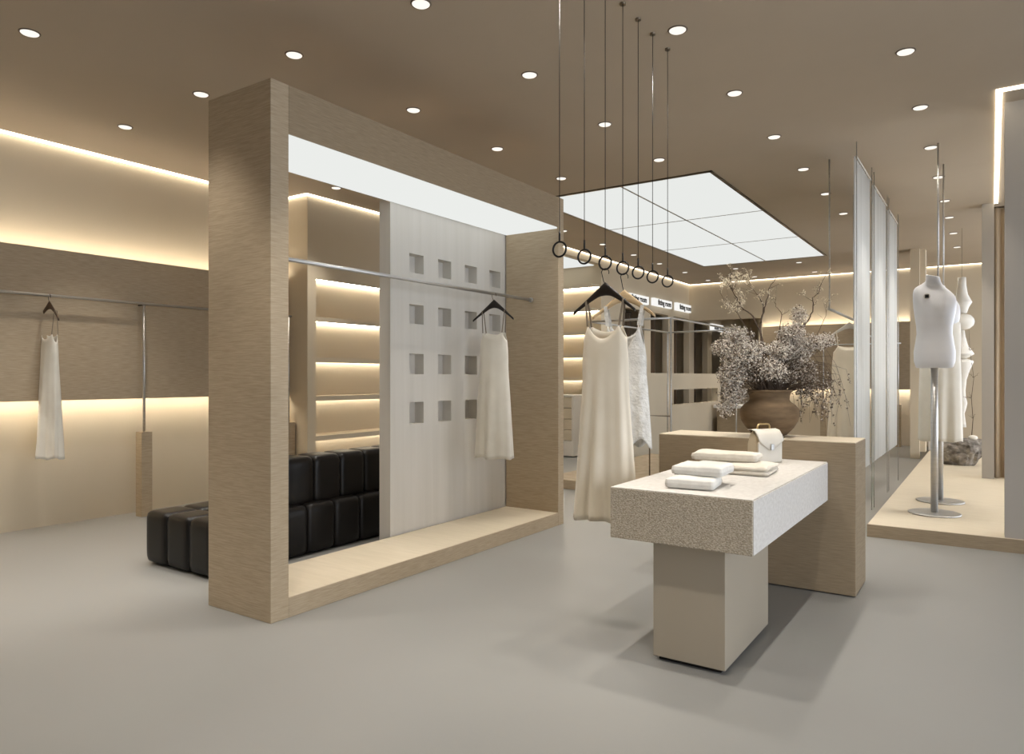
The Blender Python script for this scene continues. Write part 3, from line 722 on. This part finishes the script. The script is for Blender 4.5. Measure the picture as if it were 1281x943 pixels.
# wispy drooping grass on the right
for _ in range(80):
    a = rnd.uniform(.12, .36); e = a + rnd.uniform(.06, .20); zt = rnd.uniform(.34, .54); ze = rnd.uniform(.06, .40); d = rnd.uniform(-.12, .16)
    s0 = P(rnd.uniform(.03, .09), rnd.uniform(-.06, .06), .30)
    pts = [s0, P(a, d * .6, zt), P((a + e) / 2 + .04, d, zt - .02), P(e, d, (zt + ze) / 2 + .03), P(e + rnd.uniform(-.06, .05), d + rnd.uniform(-.04, .04), ze)]
    stems.tube(pts, [.002, .0015, .0012, .0009, .0006], 4)
    for _k in range(3): blob(pts[-1].lerp(pts[-2], rnd.random()), (.012, .012, .02), 3, (.1, .4, .5))
for k in range(9):                                   # arching feathery fronds
    e = rnd.uniform(.36, .52); z0 = rnd.uniform(.50, .66)
    pts = [P(.22, .03, .5), P(.30, .04, z0), P(e - .05, .06, z0 + .01), P(e, .07, z0 - .06), P(e + .015, .07, z0 - .12)]
    stems.tube(pts, [.002, .0016, .0013, .001, .0006], 4)
for b, mname, nm_ in zip(bl, ('bloom_a', 'bloom_b', 'bloom_c'), ('pale_blossom', 'taupe_blossom', 'dark_blossom')):
    tag(b.build(nm_, M[mname], fl), kind='stuff')
tag(stems.build('stem', M['twig'], fl), kind='stuff')
buds = MB()
def bud(p):
    s = rnd.uniform(.0026, .0046); b = buds.bm
    vv = [b.verts.new(p + Vector(c) * s) for c in ((1, 0, 0), (0, 1, 0), (-1, 0, 0), (0, -1, 0), (0, 0, 1.2), (0, 0, -1.2))]
    for a, c, d in ((0, 1, 4), (1, 2, 4), (2, 3, 4), (3, 0, 4), (1, 0, 5), (2, 1, 5), (3, 2, 5), (0, 3, 5)): b.faces.new((vv[a], vv[c], vv[d]))
def twig(mb, a, dirv, length, r, depth, budrate):
    pts = [a]; d = dirv.normalized(); n = 7
    for i in range(n):
        d = (d + Vector((rnd.uniform(-1, 1), rnd.uniform(-1, 1), rnd.uniform(-.6, .9))) * .16).normalized()
        pts.append(pts[-1] + d * length / n)
    mb.tube(pts, [r * (1 - .75 * i / n) for i in range(n + 1)], 5)
    for i in range(1, n + 1):
        if depth > 0 and rnd.random() < .5:
            side = Vector((rnd.uniform(-1, 1), rnd.uniform(-1, 1), rnd.uniform(-.6, .8))).normalized()
            twig(mb, pts[i], (d * .6 + side), length * rnd.uniform(.28, .5), r * .5, depth - 1, budrate)
        for _ in range(budrate if depth == 0 else 1):
            if rnd.random() < .22: bud(pts[i] + Vector((rnd.uniform(-1, 1), rnd.uniform(-1, 1), rnd.uniform(-1, 1))) * .008)
def branch(pts, r, subs, depth, budrate):
    mb = MB(); P3 = [P(*p) for p in pts]
    # refine with slight wiggle
    fine = []
    for a, b in zip(P3, P3[1:]):
        for k in range(4): fine.append(a.lerp(b, k / 4) + Vector((rnd.uniform(-1, 1), rnd.uniform(-1, 1), rnd.uniform(-1, 1))) * .004)
    fine.append(P3[-1]); n = len(fine)
    mb.tube(fine, [max(.0012, r * (1 - .8 * i / n)) for i in range(n)], 7)
    for _ in range(subs):
        i = rnd.randrange(n // 2, n); dirv = (fine[min(i + 1, n - 1)] - fine[i - 1]).normalized() + Vector((rnd.uniform(-1, 1), rnd.uniform(-1, 1), rnd.uniform(-.8, .5)))
        twig(mb, fine[i], dirv, rnd.uniform(.06, .14), r * .35, depth, budrate)
    mb.build('branch', M['twig'], fl)
branch([(0, 0, .25), (-.03, .0, .60), (-.06, .02, .76), (-.03, .03, .88), (.0, .03, .98), (.015, .04, 1.06), (.08, .05, 1.13)], .0085, 3, 1, 2)
branch([(-.02, .02, .3), (-.06, .0, .72), (-.12, -.02, .84), (-.20, -.02, .91), (-.27, -.03, 1.02), (-.28, -.03, 1.08)], .0075, 13, 2, 3)
branch([(-.06, .0, .80), (-.02, .04, .93), (-.08, .05, 1.02), (-.12, .06, 1.09)], .005, 6, 2, 2)
branch([(.03, .02, .3), (.20, .02, .70), (.29, .03, .82), (.325, .03, .90), (.32, .03, .98), (.37, .04, 1.01), (.385, .05, 1.07)], .0065, 5, 1, 3)
branch([(.0, .0, .3), (-.15, -.05, .70), (-.25, -.08, .86), (-.33, -.08, .93), (-.37, -.08, 1.0)], .004, 9, 1, 3)
branch([(.02, .0, .35), (.08, .02, .75), (.10, .03, .86), (.06, .03, .92), (.05, .03, .97)], .004, 4, 1, 3)
branch([(.1, .0, .4), (.36, .04, .72), (.42, .05, .85), (.43, .05, .95)], .003, 4, 1, 2)
tag(buds.build('bud', M['bud'], fl), kind='stuff')

# ------------------------------------------------------------------ mannequins
def mannequin(loc, rz, label):
    t = thing('mannequin', label, 'mannequin', loc, rz)
    MB().lathe([(.215, 0), (.22, .004), (.22, .010), (.21, .014), (.03, .016)], 48).build('base_plate', M['steel'], t)
    MB().tube([(0, 0, .014), (0, 0, 1.40)], .030, 18).build('pole', M['steel'], t)
    S = [(1.375, .146, .105, 0), (1.385, .155, .112, 0), (1.44, .170, .124, .004), (1.53, .172, .122, .006), (1.62, .158, .104, .002), (1.70, .147, .092, -.004), (1.77, .150, .094, -.008),
         (1.85, .163, .110, -.014), (1.92, .173, .116, -.016), (1.99, .178, .108, -.008), (2.04, .178, .094, .0), (2.075, .172, .082, .006), (2.10, .158, .072, .010),
         (2.125, .132, .064, .014), (2.15, .100, .059, .016), (2.175, .074, .056, .016), (2.20, .062, .054, .012), (2.235, .058, .052, .004), (2.245, .056, .050, .004)]
    mb = MB(); n = 56; rr = []
    for z, w, d, oy in S:
        ring = []
        for k in range(n):
            a = 2 * pi * k / n; x = w * math.copysign(abs(cos(a)) ** .8, cos(a)); y = d * math.copysign(abs(sin(a)) ** .8, sin(a)) + oy
            if sin(a) < 0 and 1.80 < z < 2.0: y -= .022 * math.exp(-((abs(x) - .075) / .05) ** 2) * math.exp(-((z - 1.89) / .06) ** 2)
            zz = z - max(0, min(1, (z - 1.8) / .25)) * .26 * x          # one shoulder carried higher
            ring.append((x - max(0, (z - 2.12)) * .1, y, zz))
        rr.append(ring)
    mb.loft(rr); torso = mb.build('torso', M['white_gloss'], t)
    sk = MB().tube([(-.062, -.07, 2.045), (-.062, -.113, 2.045)], .026, 24).build('arm_socket', M['white_box'], torso)
    MB().box(-.078, -.046, -.1165, -.112, 2.029, 2.061, .003).build('socket_slot', M['black'], torso)
    MB().tube([(.03, .0, 2.20), (.03, .0, H - loc[2] + .01)], .0075, 10).build('ceiling_rod', M['steel'], t)
    return t
mannequin((-.445, 7.80, PZ), rad(4), 'white torso mannequin on a steel pole nearest the platform edge')
m2 = mannequin((-.44, 8.60, PZ), rad(12), 'white torso mannequin behind the first one, wearing a white gown')
garment('evening_gown', 'long white gown worn by the rear mannequin', 'dress', (-.44, 8.60, 2.34), rad(12), M['ivory'], M['ivory'],
        top=-.34, hem=-1.60, wt=.362, wh=.40, dt=.27, dh=.30, nf=7, fold=.08, seed=31, sx=.10, strap_top=-.145, dip=.03, side=.05)

# ------------------------------------------------------------------ rock, paper lantern, dry branch, plinth, curtain on the platform
RK = (-.40, 12.40, PZ)
mb = MB(); b = bmesh.new(); bmesh.ops.create_icosphere(b, subdivisions=5, radius=1)
for v in b.verts:
    q = v.co.copy(); nn = noise.fractal(q * 1.6, 1.0, 2.1, 5) ; cr_ = noise.cell(q * 2.6) * .07
    s = 1 + .13 * nn + cr_
    x, y, z = q.x * .34 * s, q.y * .27 * s, .19 + q.z * .30 * s
    taper = .72 + .28 * min(1, max(0, z / .3)); x *= taper; y *= taper
    v.co = Vector((x, y, min(max(z, 0), .385 + .006 * nn)))
mb._merge(b)
rk_ = single('rough_rock', mb, M['rock'], 'rough grey boulder with flat top under the paper lantern', 'rock'); rk_.location = RK
lt = thing('paper_lantern', 'tall white sculptural paper lantern hanging above the boulder', 'lamp', (-.36, 12.43, .6))
LZ = lambda z: z - .6
def shade(prof, name='lamp_shade', n=28, sq=1.0):
    mb = MB(); mb.lathe([(r, LZ(z)) for r, z in prof], n); return mb.build(name, M['paper'], lt)
shade([(.052, 2.87), (.056, 2.75), (.075, 2.62), (.125, 2.51), (.13, 2.50), (.09, 2.43), (.062, 2.34)])
shade([(.05, 2.33), (.11, 2.31), (.15, 2.26), (.16, 2.215), (.148, 2.16), (.10, 2.115), (.05, 2.10)])
shade([(.035, 2.09), (.045, 2.0), (.075, 1.87), (.15, 1.75), (.155, 1.735), (.10, 1.70), (.06, 1.675)])
shade([(.06, 1.67), (.14, 1.64), (.148, 1.62), (.10, 1.50), (.06, 1.36), (.045, 1.2), (.05, 1.1), (.07, 1.02), (.06, .96), (.035, .86), (.05, .72), (.055, .66)])
MB().tube([(0, 0, LZ(2.86)), (0, 0, LZ(H + .01))], .0025, 6).build('cord', M['steel_dark'], lt)
MB().tube([(0, 0, LZ(.66)), (0, 0, LZ(2.87))], .006, 6).build('core_rod', M['steel'], lt)
db = thing('dry_branch', 'thin dry brown flowering branch standing on the boulder', 'branch', (-.24, 12.36, .49))
mb = MB(); buds = MB(); rnd = random.Random(5)
pts = [Vector((.0, 0, -.01)), Vector((.02, .0, .3)), Vector((.0, .0, .6)), Vector((.03, .0, .9)), Vector((-.02, 0, 1.3)), Vector((-.03, 0, 1.6))]
mb.tube(pts, [.006, .005, .004, .003, .002, .0015], 6)
for p in pts[1:5]:
    for _ in range(3): twig(mb, p, Vector((rnd.uniform(-1, 1), rnd.uniform(-1, 1), rnd.uniform(0, 1))), .10, .002, 0, 4)
mb.build('stem', M['twig'], db); tag(buds.build('blossom', M['clay'], db), kind='stuff')
single('pebble', MB().pillow(-.06, .06, -.05, .05, 0, .07, 2.2, 8), M['paper'], 'small smooth white stone lying on the boulder', 'stone').location = (-.22, 12.30, .485)
dp = thing('display_plinth', 'low white plinth with wooden band behind the slim pillar', 'plinth', (-.75, 15.2, PZ))
MB().box(-.92, -.55, 14.5, 15.9, PZ, .68, .004).build('body', M['white_box'], dp, True)
MB().box(-.93, -.54, 14.48, 15.92, .68, .90, .004).build('top', M['veneer_pale'], dp, True)
cv = thing('curtain', 'beige floor length curtain beside the grey column on the platform', 'curtain', (.36, 11.0, PZ + .005), rad(-90))
drape_mesh(.66, 3.44, 6, .035).build('drape', M['drape_beige'], cv)
MB().tube([(0, -.36, 3.45), (0, .36, 3.45)], .011, 10).build('curtain_rod', M['steel_dark'], cv)

# ------------------------------------------------------------------ light from outside, camera, colour
w = bpy.data.worlds.new('daylight'); bpy.context.scene.world = w; w.use_nodes = True
bgn = w.node_tree.nodes['Background']; bgn.inputs['Color'].default_value = (.82, .89, 1, 1); bgn.inputs['Strength'].default_value = 4.5
pl_ = bpy.data.lights.new('window_portal', 'AREA'); pl_.shape = 'RECTANGLE'; pl_.size = 8.8; pl_.size_y = 3.1; pl_.cycles.is_portal = True
po = bpy.data.objects.new('window_portal', pl_); C.objects.link(po); po.location = (RX + .21, 1.2, 1.55); po.rotation_euler = (pi / 2, 0, pi / 2)
pl2 = bpy.data.lights.new('window_portal', 'AREA'); pl2.shape = 'RECTANGLE'; pl2.size = 8.9; pl2.size_y = 3.1; pl2.cycles.is_portal = True
po2 = bpy.data.objects.new('window_portal', pl2); C.objects.link(po2); po2.location = (2.76, 11.75, 1.7); po2.rotation_euler = (pi / 2, 0, pi / 2)

cam = bpy.data.cameras.new('camera'); co = bpy.data.objects.new('camera', cam); C.objects.link(co)
cam.sensor_fit = 'HORIZONTAL'; cam.sensor_width = 36; cam.lens = 36 * 890 / 1281
co.location = (0, 0, 1.4); co.rotation_euler = (pi / 2, 0, math.atan(599.5 / 890))
cam.clip_start = .05
sc = bpy.context.scene; sc.camera = co
sc.view_settings.view_transform = 'Standard'; sc.view_settings.look = 'None'; sc.view_settings.gamma = 1; sc.view_settings.use_curve_mapping = False
sc.view_settings.exposure = 0
sc.cycles.max_bounces = 8; sc.cycles.diffuse_bounces = 5; sc.cycles.sample_clamp_indirect = 4; sc.cycles.caustics_reflective = False; sc.cycles.caustics_refractive = False
